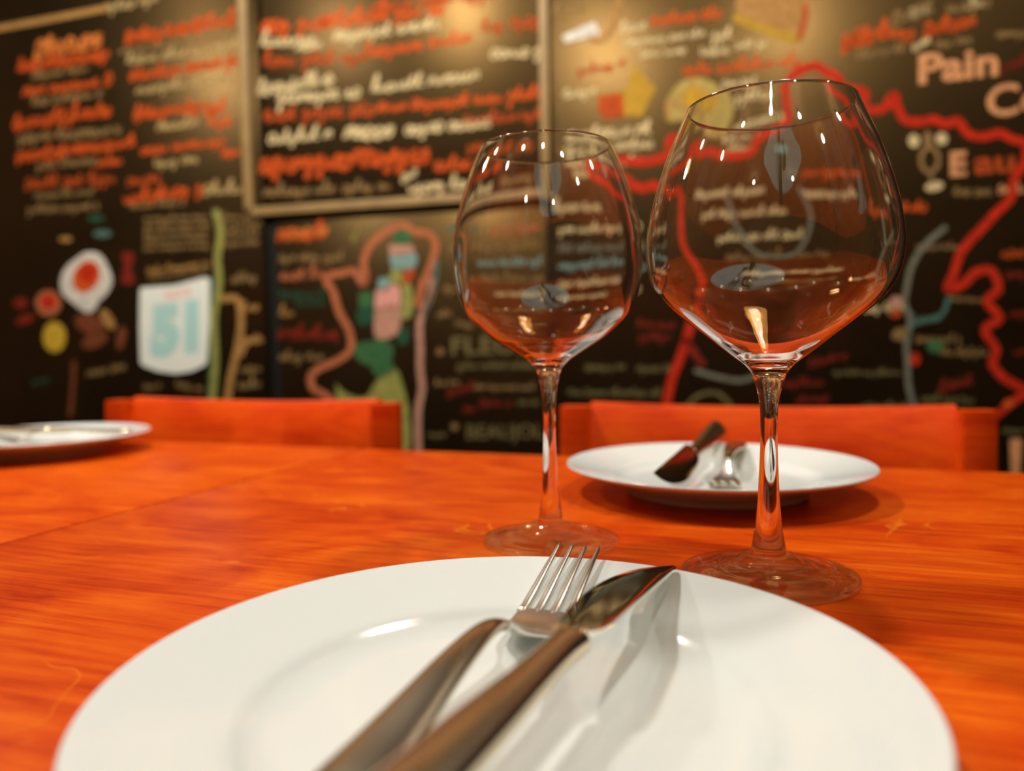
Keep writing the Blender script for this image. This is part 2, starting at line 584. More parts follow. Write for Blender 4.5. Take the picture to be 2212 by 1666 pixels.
glass_at('empty wine glass with the smaller bowl, beside the one with the wider bowl', (1190, 1170), 146,
         [(30, 1130), (22.5, 1096), (17.5, 1050), (14.5, 980), (13.5, 910), (16, 850), (22, 818)],
         [(30, 795), (44, 780), (62, 768), (88, 752), (114, 736), (144, 711), (172, 682), (188, 645), (197, 600), (199, 560),
          (196, 512), (186, 465), (174, 425), (158, 380), (143, 346), (137, 334)], 780)
glass_at('large empty wine glass with the wide balloon bowl, touching the rim of a plate', (1660, 1247), 184,
         [(42, 1200), (31, 1155), (25, 1104), (20, 1020), (17.5, 930), (20, 870), (28, 832)],
         [(37, 806), (52, 788), (74, 771), (98, 752), (128, 728), (168, 697), (208, 664), (236, 631), (250, 598), (257, 556),
          (256, 520), (247, 464), (231, 404), (209, 340), (184, 282), (171, 252)], 786)

# ------------------------------------------------------------------ plates
PR, PZ = 0.1172, 0.0236


def plate_proto():
    t = thing('dinner_plate', 'white china plate holding a fork and a knife, next to the two wine glasses', 'plate')
    top = [(0, .0075), (.03, .0075), (.055, .0077), (.068, .0086), (.0745, .0108), (.0795, .0136), (.088, .0160), (.10, .0192), (.112, .0226), (.1152, .0234)]
    edge = [(.1166, .0236), (.1172, .0228), (.1166, .0218)]
    und = [(.113, .0200), (.100, .0160), (.086, .0118), (.077, .0086), (.0715, .0050), (.0695, .0030)]
    fr = [(.0690, .0006), (.0678, .0000), (.0662, .0004), (.0645, .0028), (.058, .0036), (.03, .0036), (0, .0036)]
    ctl = list(reversed(top)) + []
    dtop = [(max(q.x, 0), q.y) for q in spline([Vector((r, z, 0)) for r, z in top + edge + und + fr], 6)]
    iw = 4 * 6; iu = (len(top) + len(edge) + len(und)) * 6
    flip = lambda pr: list(reversed(pr))
    obj('well', revolve('well', flip(dtop[:iw + 1]), 128), M['china'], t)
    obj('rim', revolve('rim', flip(dtop[iw:iu + 1]), 128), M['china'], t)
    obj('foot_ring', revolve('foot_ring', flip(dtop[iu:]), 128), M['china'], t)
    return t


def plate_top(r):
    pts = [(0, .0075), (.055, .0077), (.068, .0086), (.0745, .0108), (.0795, .0136), (.088, .0160), (.10, .0192), (.112, .0226), (.1172, .0236)]
    for a, b in zip(pts, pts[1:]):
        if r <= b[0]:
            return a[1] + (b[1] - a[1]) * (r - a[0]) / (b[0] - a[0])
    return PZ


near_plate = plate_proto()
NP = Vector((-0.0030, 0.2262, T))
near_plate.location = NP
fp_edge_l, fp_edge_r = on_z(1260, 992, T + PZ), on_z(1855, 1003, T + PZ)
FP = (fp_edge_l + fp_edge_r) / 2
FP.z = T
far_plate = copy_tree(near_plate)
far_plate.location = FP
far_plate['label'] = 'white plate with knife and fork pointing back, standing behind the wide wine glass'
lp_tip = on_z(318, 929, T + PZ)
LPd = (lp_tip.y)
LP = Vector((lp_tip.x - PR * .985, lp_tip.y - .02, T))
left_plate = copy_tree(near_plate)
left_plate.location = LP
left_plate['label'] = 'white plate with pale shining cutlery on the adjoining table, cut by the picture edge'
for o in (near_plate, far_plate, left_plate):
    o['group'] = 'white dinner plates'


# ------------------------------------------------------------------ cutlery (local: y from the butt of the handle to the tip, z = 0 at the lowest point)
def knife(label, group='table knives'):
    t = thing('table_knife', label, 'knife', group=group)
    # handle: flattened steel, wide at the butt, collar at the blade
    ctl = [(-.0185, .0040, .0016), (-.0163, .0080, .0030), (-.008, .0099, .0040), (.020, .0096, .0043), (.060, .0078, .0041), (.085, .0062, .0039),
           (.104, .0056, .0040), (.1120, .0060, .0041), (.1150, .0062, .0040), (.1165, .0056, .0034), (.1172, .0040, .0024)]
    d = spline([Vector(c) for c in ctl], 6)
    obj('handle', loft('handle', [(q.x, 0, .0043, q.y, q.z) for q in d], 28, 2.4), M['steel_handle'], t)
    # blade: spine on the right, belly on the left
    L0, L1 = .1168, .2165
    edge = [(0.00, -.0040), (.03, -.0062), (.10, -.0082), (.25, -.0106), (.45, -.0122), (.62, -.0120), (.78, -.0094), (.90, -.0048), (.97, .0008), (1.0, .0056)]
    spine = [(0.00, .0040), (.025, .0068), (.06, .0082), (.30, .0082), (.60, .0080), (.85, .0078), (.95, .0076), (.985, .0072), (1.0, .0062)]
    de = spline([Vector((f, x, 0)) for f, x in edge], 5); ds = spline([Vector((f, x, 0)) for f, x in spine], 5)

    def at(lst, f):
        for a, b in zip(lst, lst[1:]):
            if f <= b.x + 1e-9:
                k = (f - a.x) / max(b.x - a.x, 1e-9)
                return a.y + (b.y - a.y) * k
        return lst[-1].y
    n, m = 60, 10
    vs, fs = [], []
    for i in range(n + 1):
        f = i / n
        zc = .0066 - .0052 * f        # the blade drops a little towards its tip
        x0, x1 = at(de, f), at(ds, f)
        y = L0 + (L1 - L0) * f
        row = []
        for k in range(m + 1):
            g = k / m
            hz = .0008 * min(1, (g / .28)) * min(1.0, .35 + (1 - f) * 4 if f > .84 else 1) * (1 if g < .93 else .75) + .00008
            row.append((x0 + (x1 - x0) * g, y, hz))
        vs += [(x, y, zc + h) for x, y, h in row] + [(x, y, zc - h) for x, y, h in reversed(row)]
    q = 2 * (m + 1)
    for i in range(n):
        for k in range(q):
            k2 = (k + 1) % q
            fs.append((i * q + k, (i + 1) * q + k, (i + 1) * q + k2, i * q + k2))
    fs.append(tuple(range(q))); fs.append(tuple(n * q + k for k in reversed(range(q))))
    me = mesh('blade', vs, fs, True)
    bm = bmesh.new(); bm.from_mesh(me); bmesh.ops.recalc_face_normals(bm, faces=bm.faces); bm.to_mesh(me); bm.free()
    me.set_sharp_from_angle(angle=RAD(25))
    obj('blade', me, M['steel'], t)
    return t


FORK_L = .195


def fork_z(s):
    """centre height of the fork along its length: arched handle, dipped head, tines curving up"""
    pts = [(0, .0075), (.03, .0096), (.07, .0150), (.094, .0160), (.108, .0122), (.120, .0052), (.130, .0018), (.140, .0014), (.150, .0030), (.165, .0078), (.175, .0112), (.185, .0145), (.195, .0178)]
    d = [Vector((a, b, 0)) for a, b in pts]
    if not hasattr(fork_z, 'd'):
        fork_z.d = spline(d, 10)
    l = fork_z.d
    for a, b in zip(l, l[1:]):
        if s <= b.x + 1e-9:
            return a.y + (b.y - a.y) * (s - a.x) / max(b.x - a.x, 1e-9)
    return l[-1].y


def fork(label, group='table forks'):
    t = thing('table_fork', label, 'fork', group=group)
    hd = spline([Vector(c) for c in [(0, .0035, .0010), (.0025, .0070, .0018), (.010, .0092, .0023), (.030, .0088, .0024), (.055, .0068, .0023),
                                      (.080, .0050, .0024), (.098, .0034, .0024), (.106, .0026, .0022)]], 6)
    obj('handle', loft('handle', [(q.x, 0, fork_z(q.x), q.y, q.z) for q in hd], 24, 2.4), M['steel_handle'], t)
    h2 = spline([Vector(c) for c in [(.1055, .0026, .0022), (.114, .0029, .0018), (.121, .0058, .0014), (.1265, .0098, .0012), (.133, .0112, .0011), (.145, .0114, .0010), (.1490, .0112, .0010)]], 6)
    obj('head', loft('head', [(q.x, 0, fork_z(q.x), q.y, q.z) for q in h2], 28, 3.2), M['steel_fork'], t)
    for i in range(4):
        x = (i - 1.5) * .0064
        secs = []
        for k in range(25):
            f = k / 24
            s = .1475 + (FORK_L - .1475) * f
            hw = .0019 * (1 - .62 * f ** 1.5) if f < .97 else .0005
            xx = x * (1 - .04 * f)
            secs.append((s, xx, fork_z(s), hw, .0010 * (1 - .35 * f)))
        obj('tine', loft('tine', secs, 12, 2.6), M['steel_fork'], t)
    return t


def place_line(o, butt, tip, length, roll=0.0):
    """lay a thing whose local +Y runs from butt to tip along a line in space, rolled about its own axis"""
    d = (tip - butt)
    yaw = math.atan2(-d.x, d.y)
    tilt = math.asin(max(-1, min(1, d.z / d.length)))
    r = Matrix.Rotation(yaw, 3, 'Z') @ Matrix.Rotation(tilt, 3, 'X') @ Matrix.Rotation(roll, 3, 'Y')
    c = Vector((0, 0, .0043))
    o.location = butt + c - r @ c
    o.rotation_euler = r.to_euler()


def along(a, b, length):
    """the point at a given distance from b towards a"""
    return b + (a - b).normalized() * length


# the near knife and fork: tips beyond the far rim, handles towards the diner
k_tip = on_z(1426, 1206, T + .0282)
k_mid = on_z(950, 1666, T + .0285)
k_butt = along(k_mid, k_tip, .2165)
kn = knife('steel table knife with a dark mirrored blade, lying across the plate beside the fork')
place_line(kn, Vector((k_butt.x, k_butt.y, T + .0262)), Vector((k_tip.x, k_tip.y, T + .0240)), .2165)
f_tip = on_z(1251, 1188, T + .0268)
f_mid = on_z(783, 1666, T + .0190)
f_butt = along(f_mid, f_tip, FORK_L)
fk = fork('steel fork with four upturned tines lying across the plate, left of the knife on it')
place_line(fk, Vector((f_butt.x, f_butt.y, T + .0112)), Vector((f_tip.x, f_tip.y, T + .0108)), FORK_L)

# far plate: blades and tines towards the diner on this side
kf = copy_tree(kn)
kf['label'] = 'table knife resting on the far rim of the plate behind the wide wine glass'
kb = FP + Vector((.036, .128, 0)); kb.z = T + .0290
ktp = FP + Vector((-.053, -.064, 0)); ktp.z = T + .0190
place_line(kf, kb, ktp, .2165, RAD(-48))
ff = copy_tree(fk)
ff['label'] = 'fork lying beside the knife on the plate behind the wide wine glass'
fb = FP + Vector((.046, .100, 0)); fb.z = T + .0170
ftp = FP + Vector((-.021, -.083, 0)); ftp.z = T + .0060
place_line(ff, fb, ftp, FORK_L)
# left plate
fl = copy_tree(fk)
fl['label'] = 'fork with a pale shining handle on the plate of the adjoining table'
a = LP + Vector((.095, .028, 0)); a.z = T + .0150
b = LP + Vector((-.092, -.010, 0)); b.z = T + .0066
place_line(fl, a, b, FORK_L)
kl = copy_tree(kn)
kl['label'] = 'knife with a pale shining handle on the plate of the adjoining table'
a = LP + Vector((-.012, .055, 0)); a.z = T + .0170
b = LP + Vector((-.215, .010, 0)); b.z = T + .0255
place_line(kl, a, b, .2165)

# ------------------------------------------------------------------ chalkboards on the back wall
def board(name, px_l, px_r, y_ref, z0, z1, label):
    u0 = wall_uz(px_l, y_ref)[0]; u1 = wall_uz(px_r, y_ref)[0]
    t = thing(name, label, 'chalkboard')
    t.rotation_euler = (0, 0, RZ)
    obj('board_panel', box_mesh('board_panel', u0, u1, VW, VWALL - .001, z0, z1, .001), M['board'], t)
    return t


zB = wall_uz(830, 441)[1]
bA = board('chalkboard', -260, 562, 300, 0.35, 2.45, 'tall chalkboard with a painted coffee cup and two columns of orange menu lines')
bB = board('chalkboard', 572, 1176, 300, zB + .004, 2.45, 'tan-framed black chalkboard with wide rows of orange and cream lettering')
bC = board('chalkboard', 600, 1181, 600, 0.35, zB - .030, 'black chalkboard with a pink outlined map painted green, pink and lime')
bD = board('chalkboard', 1192, 2560, 300, 0.35, 2.45, 'wide black chalkboard with a large red outlined map and painted cheeses')


def wpt(px, py, off):
    u, z = wall_uz(px, py)
    return (u, VW - off, z)


def ribbon_mesh(name, lines, wpx, off):
    """strokes given in photograph pixels, laid on the board as painted bands"""
    vs, fs = [], []
    for ln in lines:
        P = [Vector(p) for p in ln]
        n = len(P)
        if n < 2: continue
        base = len(vs)
        for i, p in enumerate(P):
            d = (P[min(i + 1, n - 1)] - P[max(i - 1, 0)])
            if d.length < 1e-6: d = Vector((1, 0))
            d.normalize()
            nn = Vector((-d.y, d.x)) * (wpx / 2)
            vs.append(wpt(p.x + nn.x, p.y + nn.y, off)); vs.append(wpt(p.x - nn.x, p.y - nn.y, off))
        for i in range(n - 1):
            fs.append((base + 2 * i, base + 2 * i + 1, base + 2 * i + 3, base + 2 * i + 2))
    return mesh(name, vs, fs)


GLYPHS = [
    [(0, 0), (.25, -.1), (.45, .35), (.25, .55), (.08, .3), (.2, .02), (.5, .05)],
    [(0, 0), (.15, .5), (.2, .05), (.3, .45), (.45, .5), (.48, .02)],
    [(0, 0), (.2, .95), (.3, .9), (.22, .2), (.35, 0), (.5, .08)],
    [(0, .5), (.05, .1), (.2, 0), (.35, .45), (.38, .05), (.5, .02)],
    [(.3, .5), (.08, .4), (.1, .05), (.3, .02), (.42, .3), (.3, .52), (.5, .4)],
    [(0, .02), (.18, .5), (.35, .45), (.15, .25), (.38, .08), (.2, -.05), (.5, 0)],
    [(0, .1), (.2, .5), (.22, -.4), (.1, -.35), (.35, .1), (.5, .15)],
]


def scribble(board_o, p0, p1, h, mat, wf=.165, off=.0006, first_tall=False):
    """illegible handwriting between two pixels (baseline p0 to p1, height h in pixels)"""
    x0, y0 = p0; x1, y1 = p1
    L = math.hypot(x1 - x0, y1 - y0)
    dx, dy = (x1 - x0) / L, (y1 - y0) / L
    lines, s = [], 0.0
    adv = .56 * h
    first = True
    while s < L - adv * .4:
        nlet = random.randint(3, 8)
        cur = []
        for k in range(nlet):
            if s > L - adv * .3: break
            g = random.choice(GLYPHS)
            if first and first_tall: g = GLYPHS[2]
            sc_ = h * random.uniform(.85, 1.15) * (1.35 if k == 0 and random.random() < .5 else 1)
            for gx, gy in g:
                xx = s + gx * adv * 2.0 * .95
                yy = gy * sc_ - .25 * h
                cur.append((x0 + dx * xx + dy * yy * 0 + yy * .12, y0 + dy * xx - yy))
            s += adv
            first = False
        if len(cur) > 2:
            lines.append([(q.x, q.y) for q in spline([Vector((a, b, 0)) for a, b in cur], 3)])
        s += adv * .7
    if not lines: return
    obj('chalk_lettering', ribbon_mesh('chalk_lettering', lines, max(2.6, h * wf), off), M[mat], board_o)


def stroke(board_o, name, pts, wpx, mat, off=.0007, smooth=True):
    P = pts
    if smooth:
        P = [(q.x, q.y) for q in spline([Vector((a, b, 0)) for a, b in pts], 4)]
    return obj(name, ribbon_mesh(name, [P], wpx, off), M[mat], board_o)


def blob(board_o, name, pts, mat, off=.0007, smooth=True):
    P = pts
    if smooth:
        q = [Vector((a, b, 0)) for a, b in pts]
        q = spline(q + [q[0]], 4)[:-1]
        P = [(v.x, v.y) for v in q]
    vs = [wpt(x, y, off) for x, y in P]
    me = mesh(name, vs, [tuple(range(len(vs)))])
    return obj(name, me, M[mat], board_o)


def ell(cx, cy, rx, ry, rot=0.0, n=16):
    r = RAD(rot)
    return [(cx + rx * math.cos(a) * math.cos(r) - ry * math.sin(a) * math.sin(r), cy + rx * math.cos(a) * math.sin(r) + ry * math.sin(a) * math.cos(r))
            for a in (2 * math.pi * k / n for k in range(n))]


def words(board_o, body, p0, p1, cap, mat, bold=.02, off=.0007, name='chalk_lettering'):
    """legible lettering: baseline from p0 to p1, capital height in pixels"""
    cu = bpy.data.curves.new('lettering', 'FONT')
    cu.body = body; cu.offset = bold; cu.resolution_u = 4
    tmp = bpy.data.objects.new('lettering', cu); COL.objects.link(tmp)
    dg = bpy.context.evaluated_depsgraph_get()
    me = bpy.data.meshes.new_from_object(tmp.evaluated_get(dg))
    bpy.data.objects.remove(tmp); bpy.data.curves.remove(cu)
    xs = [v.co.x for v in me.vertices]; ys = [v.co.y for v in me.vertices]
    xa, xb = min(xs), max(xs); ya, yb = min(ys), max(ys)
    for v in me.vertices:
        f = (v.co.x - xa) / (xb - xa)
        g = (v.co.y - ya) / (yb - ya)
        v.co = Vector(wpt(p0[0] + (p1[0] - p0[0]) * f, p0[1] + (p1[1] - p0[1]) * f - g * cap, off))
    me.name = name
    me.materials.clear()
    return obj(name, me, M[mat], board_o)


# frame of the middle board
def frame_strip(pa, pb, w_m, vertical):
    ua, za = wall_uz(*pa); ub, zb = wall_uz(*pb)
    if vertical:
        u = (ua + ub) / 2
        me = box_mesh('frame', u - w_m / 2, u + w_m / 2, VW - .014, VW - .0008, min(za, zb), 2.45, .002)
    else:
        z = (za + zb) / 2
        me = box_mesh('frame', min(ua, ub), max(ua, ub), VW - .014, VW - .0008, z - w_m / 2, z + w_m / 2, .002)
    obj('frame', me, M['frame'], bB)


frame_strip((535, 0), (535, 455), .026, True)
frame_strip((1178, 0), (1178, 432), .022, True)
frame_strip((548, 452), (1170, 425), .022, False)

S = lambda b, lst: [scribble(b, (x0, y0), (x1, y1), h, m) for (x0, y0, x1, y1, h, m) in lst]
# --- left board
stroke(bA, 'chalk_line', [(-30, 66), (60, 50), (150, 33), (232, 17)], 13, 'tan')
S(bA, [(225, 20, 335, -2, 24, 'cream_mid'),
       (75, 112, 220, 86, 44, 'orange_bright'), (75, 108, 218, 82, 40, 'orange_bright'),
       (40, 148, 235, 120, 28, 'orange'), (40, 144, 235, 116, 24, 'orange'), (70, 165, 200, 147, 20, 'cream_dark'),
       (50, 202, 245, 172, 28, 'orange'), (70, 222, 215, 202, 22, 'cream_dark'),
       (30, 270, 240, 242, 30, 'orange'), (34, 266, 236, 240, 26, 'orange'), (40, 300, 260, 282, 26, 'cream_dark'),
       (35, 342, 288, 310, 28, 'orange'), (36, 338, 286, 308, 24, 'orange'), (80, 360, 210, 348, 20, 'cream_dark'), (212, 356, 268, 346, 24, 'orange'),
       (55, 400, 250, 386, 26, 'orange_dark'), (75, 424, 200, 416, 14, 'cream_dark'), (60, 455, 210, 447, 18, 'cream_dark'),
       (270, 85, 512, 43, 30, 'orange'), (272, 80, 508, 40, 26, 'orange'), (258, 112, 510, 74, 16, 'cream_dark'), (275, 132, 520, 96, 24, 'cream_mid'),
       (280, 168, 515, 132, 26, 'orange'), (284, 164, 512, 130, 22, 'orange'), (295, 197, 500, 166, 24, 'cream_mid'),
       (290, 252, 445, 230, 26, 'orange'), (294, 248, 440, 228, 22, 'orange'), (440, 238, 508, 232, 30, 'orange'), (452, 264, 506, 260, 30, 'orange'), (340, 276, 430, 264, 26, 'cream_mid'),
       (305, 328, 480, 304, 26, 'orange'), (335, 354, 440, 344, 22, 'cream_mid'), (480, 336, 515, 330, 22, 'orange'),
       (275, 394, 345, 388, 22, 'orange_dark'), (270, 432, 440, 406, 32, 'orange'), (440, 412, 525, 408, 30, 'cream_mid'), (280, 446, 400, 438, 16, 'cream_dark')])
S(bA, [(312, y, 452, y - 6, 12, 'cream_dark') for y in (474, 490, 506, 522, 538)] + [(480, y - 4, 560, y - 8, 12, 'cream_dark') for y in (474, 492, 512, 532)] +
     [(318, 588, 450, 570, 16, 'tan'), (322, 600, 446, 584, 12, 'cream_dark'), (188, 808, 270, 792, 20, 'cream_dark'), (70, 826, 110, 820, 14, 'dark_green'),
      (500, 606, 560, 600, 20, 'cream_dark'), (520, 668, 560, 664, 24, 'tan'), (522, 742, 562, 734, 22, 'tan'), (520, 800, 560, 796, 20, 'cream_dark'), (515, 834, 556, 830, 22, 'cream_dark'),
      (310, 838, 344, 836, 14, 'cream_dark'), (380, 830, 440, 842, 16, 'cream_dark')])
stroke(bA, 'painted_line', [(466, 452), (476, 500), (470, 560), (474, 610), (462, 690), (465, 780), (458, 870)], 15, 'lime')
stroke(bA, 'painted_line', [(464, 600), (460, 690), (462, 780), (456, 880)], 22, 'dark_green', .0005)
stroke(bA, 'painted_lamp_post', [(478, 646), (512, 646), (521, 690), (512, 760), (498, 820), (490, 880)], 15, 'tan')
stroke(bA, 'painted_arch', [(520, 770), (535, 740), (562, 728)], 9, 'tan')
blob(bA, 'painted_cup', [(165, 558), (187, 545), (214, 548), (231, 570), (243, 607), (233, 632), (214, 652), (201, 672), (188, 675), (152, 650), (135, 632), (131, 604), (144, 576)], 'white')
blob(bA, 'painted_coffee', ell(187, 598, 28, 36, 28), 'orange', .0010)
blob(bA, 'painted_coffee', ell(190, 590, 18, 20, 28), 'red', .0013)
blob(bA, 'painted_tomato', ell(105, 655, 28, 28), 'pink'); blob(bA, 'painted_tomato', ell(105, 652, 17, 16), 'red', .0010)
blob(bA, 'painted_lemon', ell(118, 728, 25, 33), 'yellow')
blob(bA, 'painted_bread', ell(233, 690, 11, 25, -32), 'tan')
blob(bA, 'painted_leaf', [(262, 545), (290, 548), (284, 580), (292, 612), (262, 610), (268, 578)], 'red_dark')
blob(bA, 'painted_mushroom', ell(195, 700, 34, 22, 20), 'brown'); blob(bA, 'painted_mushroom', ell(205, 735, 30, 16, -25), 'brown')
blob(bA, 'painted_root', ell(262, 730, 10, 26, 10), 'brown')
blob(bA, 'painted_leaf', ell(222, 505, 20, 8), 'teal'); blob(bA, 'painted_leaf', ell(208, 472, 18, 7), 'dark_green')
blob(bA, 'painted_root', ell(142, 517, 14, 6), 'tan'); blob(bA, 'painted_leaf', ell(45, 655, 16, 12), 'red_dark'); blob(bA, 'painted_leaf', ell(55, 690, 22, 10, -20), 'red_dark')
stroke(bA, 'painted_stem', [(160, 780), (158, 830), (152, 900)], 10, 'brown')
# --- middle board
S(bB, [(565, 60, 700, 48, 38, 'orange'), (690, 52, 960, 18, 34, 'orange'), (800, 20, 1060, -14, 34, 'orange_dark'),
       (565, 92, 680, 86, 30, 'cream'), (722, 82, 950, 52, 28, 'cream'), (640, 104, 690, 98, 24, 'cream'),
       (570, 134, 780, 124, 32, 'orange_dark'), (790, 116, 1020, 82, 28, 'orange'),
       (558, 196, 722, 172, 30, 'cream'), (600, 216, 778, 200, 30, 'cream'), (805, 192, 1042, 162, 28, 'cream'), (560, 190, 716, 170, 26, 'cream'),
       (570, 252, 800, 240, 32, 'orange_dark'), (815, 236, 1165, 204, 28, 'orange'), (1000, 262, 1160, 250, 26, 'orange_dark'),
       (580, 304, 715, 290, 28, 'cream'), (745, 290, 862, 284, 38, 'cream'), (875, 284, 948, 274, 30, 'cream'), (968, 276, 1062, 264, 28, 'cream'),
       (563, 362, 940, 338, 46, 'orange'), (565, 356, 936, 334, 40, 'orange'), (940, 362, 1060, 350, 28, 'orange'),
       (570, 418, 728, 408, 26, 'cream_dark'), (740, 408, 846, 402, 24, 'cream_dark'), (868, 392, 896, 372, 24, 'cream'), (884, 408, 1040, 396, 28, 'cream'),
       (1010, 320, 1160, 308, 26, 'orange_dark'), (1060, 390, 1160, 380, 26, 'cream_dark'), (1060, 120, 1165, 110, 30, 'cream'), (1040, 60, 1160, 46, 30, 'orange_dark')])
# --- lower middle board
S(bC, [(600, 512, 702, 504, 36, 'orange'), (602, 508, 700, 500, 32, 'orange_bright'), (604, 560, 738, 556, 20, 'cream_dark'), (606, 598, 688, 594, 24, 'pink'),
       (604, 634, 700, 640, 18, 'dark_green'), (640, 656, 700, 654, 16, 'dark_green'), (605, 678, 638, 676, 18, 'tan'), (600, 722, 650, 718, 26, 'red_dark'), (640, 722, 725, 726, 34, 'red_dark'),
       (604, 772, 694, 772, 22, 'cream_dark'), (762, 520, 774, 496, 24, 'lime'),
       (966, 498, 994, 488, 20, 'teal'), (972, 536, 1006, 534, 18, 'cream_dark'), (958, 626, 1006, 622, 18, 'cream_dark'), (944, 682, 976, 676, 20, 'cream_dark'), (984, 694, 1020, 706, 18, 'cream_dark'),
       (988, 792, 1160, 790, 15, 'olive'), (1026, 836, 1150, 838, 15, 'cream_dark'), (966, 852, 1018, 836, 22, 'red_dark'), (1036, 872, 1102, 872, 22, 'red_dark'), (1118, 870, 1164, 870, 14, 'olive'),
       (940, 830, 992, 826, 14, 'cream_dark'), (1000, 580, 1170, 574, 20, 'sky'), (1010, 620, 1170, 614, 18, 'cream_dark'), (1010, 540, 1170, 532, 20, 'cream_dark'),
       (1040, 500, 1170, 492, 20, 'pink'), (1050, 660, 1175, 656, 18, 'cream'), (925, 940, 960, 940, 14, 'olive'), (1000, 886, 1030, 884, 16, 'red_dark')])
words(bC, 'FLEU', (975, 768), (1112, 764), 40, 'olive')
words(bC, 'RIE', (1118, 764), (1178, 762), 38, 'olive')
words(bC, 'BEAUJOL', (1008, 958), (1174, 956), 40, 'olive', .01)
blob(bC, 'chalk_bullet', ell(951, 760, 8, 8), 'cream_dark'); blob(bC, 'chalk_bullet', ell(982, 922, 8, 8), 'cream_dark')
stroke(bC, 'painted_map_outline', [(725, 870), (700, 852), (676, 838), (672, 812), (690, 796), (727, 780), (757, 756), (755, 716), (732, 672), (720, 630), (703, 600),
                                   (741, 590), (766, 586), (784, 612), (790, 600), (786, 566), (800, 531), (831, 503), (870, 486), (894, 500), (929, 507), (941, 528),
                                   (932, 570), (910, 622), (902, 664)], 15, 'pink')
stroke(bC, 'painted_river', [(935, 600), (930, 640), (908, 690), (908, 754), (908, 803), (912, 838), (904, 883), (904, 985)], 14, 'pale_pink')
stroke(bC, 'painted_river', [(944, 560), (938, 620), (915, 680)], 9, 'teal')
blob(bC, 'painted_region', [(850, 505), (870, 498), (890, 505), (886, 525), (868, 530), (850, 522)], 'green')
blob(bC, 'painted_region', [(840, 530), (885, 526), (895, 548), (845, 552)], 'pale_pink')
blob(bC, 'painted_region', [(840, 552), (898, 548), (895, 578), (850, 582)], 'sky')
blob(bC, 'painted_region', [(845, 584), (868, 580), (868, 612), (842, 615)], 'lime')
blob(bC, 'painted_region', [(868, 580), (893, 578), (892, 605), (870, 612)], 'orange_dark')
blob(bC, 'painted_region', [(818, 602), (840, 600), (842, 622), (818, 628)], 'sky')
blob(bC, 'painted_region', [(812, 628), (858, 614), (862, 660), (812, 668)], 'rose')
blob(bC, 'painted_region', [(868, 615), (885, 612), (890, 680), (870, 690)], 'lime')
blob(bC, 'painted_region', [(810, 668), (862, 660), (858, 722), (812, 730)], 'pale_pink')
blob(bC, 'painted_region', [(775, 632), (803, 632), (805, 660), (778, 664)], 'green')
blob(bC, 'painted_region', [(770, 672), (805, 664), (806, 695), (775, 700)], 'dark_green')
blob(bC, 'painted_region', [(766, 742), (840, 736), (848, 772), (800, 790), (766, 770)], 'green')
blob(bC, 'painted_region', [(800, 795), (845, 780), (850, 805), (818, 815)], 'green')
blob(bC, 'painted_region', [(858, 715), (880, 705), (880, 740), (862, 745)], 'dark_green')
blob(bC, 'painted_region', [(725, 828), (748, 850), (790, 858), (815, 822), (855, 798), (872, 840), (885, 900), (882, 975), (850, 980), (845, 900), (800, 872), (735, 872)], 'lime')
# --- right board: the big red map
stroke(bD, 'painted_map_outline', [(1438, 885), (1452, 816), (1470, 772), (1486, 722), (1500, 660), (1488, 600), (1452, 540), (1440, 470), (1434, 418), (1415, 400), (1391, 407), (1371, 401),
                                   (1349, 386), (1330, 380), (1300, 372), (1290, 350), (1330, 345), (1380, 350), (1420, 345), (1447, 330), (1448, 300), (1466, 300), (1475, 325), (1509, 322), (1550, 334), (1619, 326), (1634, 298), (1675, 276), (1704, 257),
                                   (1702, 221), (1699, 188), (1716, 160), (1750, 144), (1765, 142), (1782, 154), (1808, 166), (1822, 190), (1843, 194), (1868, 200), (1866, 222), (1873, 238), (1910, 233),
                                   (1931, 204), (1940, 235), (1956, 260), (1995, 263), (2017, 258), (2042, 269), (2068, 261), (2090, 288), (2120, 296), (2160, 288), (2189, 302), (2212, 308), (2216, 345),
                                   (2190, 387), (2184, 427), (2153, 458), (2126, 488), (2096, 519), (2073, 550), (2061, 588), (2047, 625), (2080, 614), (2107, 589), (2141, 585), (2156, 626), (2131, 650),
                                   (2160, 688), (2127, 711), (2152, 757), (2143, 784), (2166, 815), (2199, 834), (2230, 848)], 19, 'red')
stroke(bD, 'painted_map_outline', [(1478, 730), (1505, 770), (1520, 790)], 16, 'red_dark')
stroke(bD, 'painted_map_outline', [(2215, 850), (2190, 866), (2170, 882), (2150, 900)], 18, 'red')
stroke(bD, 'painted_river', [(2044, 490), (2000, 527), (1970, 573), (1960, 615), (1954, 653), (1966, 692), (1958, 738), (1960, 784), (1964, 842), (1984, 900)], 12, 'grey')
stroke(bD, 'painted_river', [(2050, 640), (2034, 680), (1996, 692), (1968, 702)], 9, 'teal')
stroke(bD, 'painted_river', [(1500, 800), (1540, 812), (1600, 822), (1640, 810)], 10, 'grey')
stroke(bD, 'painted_river', [(1480, 880), (1510, 854), (1550, 850), (1580, 876)], 8, 'olive')
stroke(bD, 'painted_river', [(1560, 420), (1590, 500), (1640, 560), (1720, 560), (1760, 470), (1730, 400)], 9, 'grey')
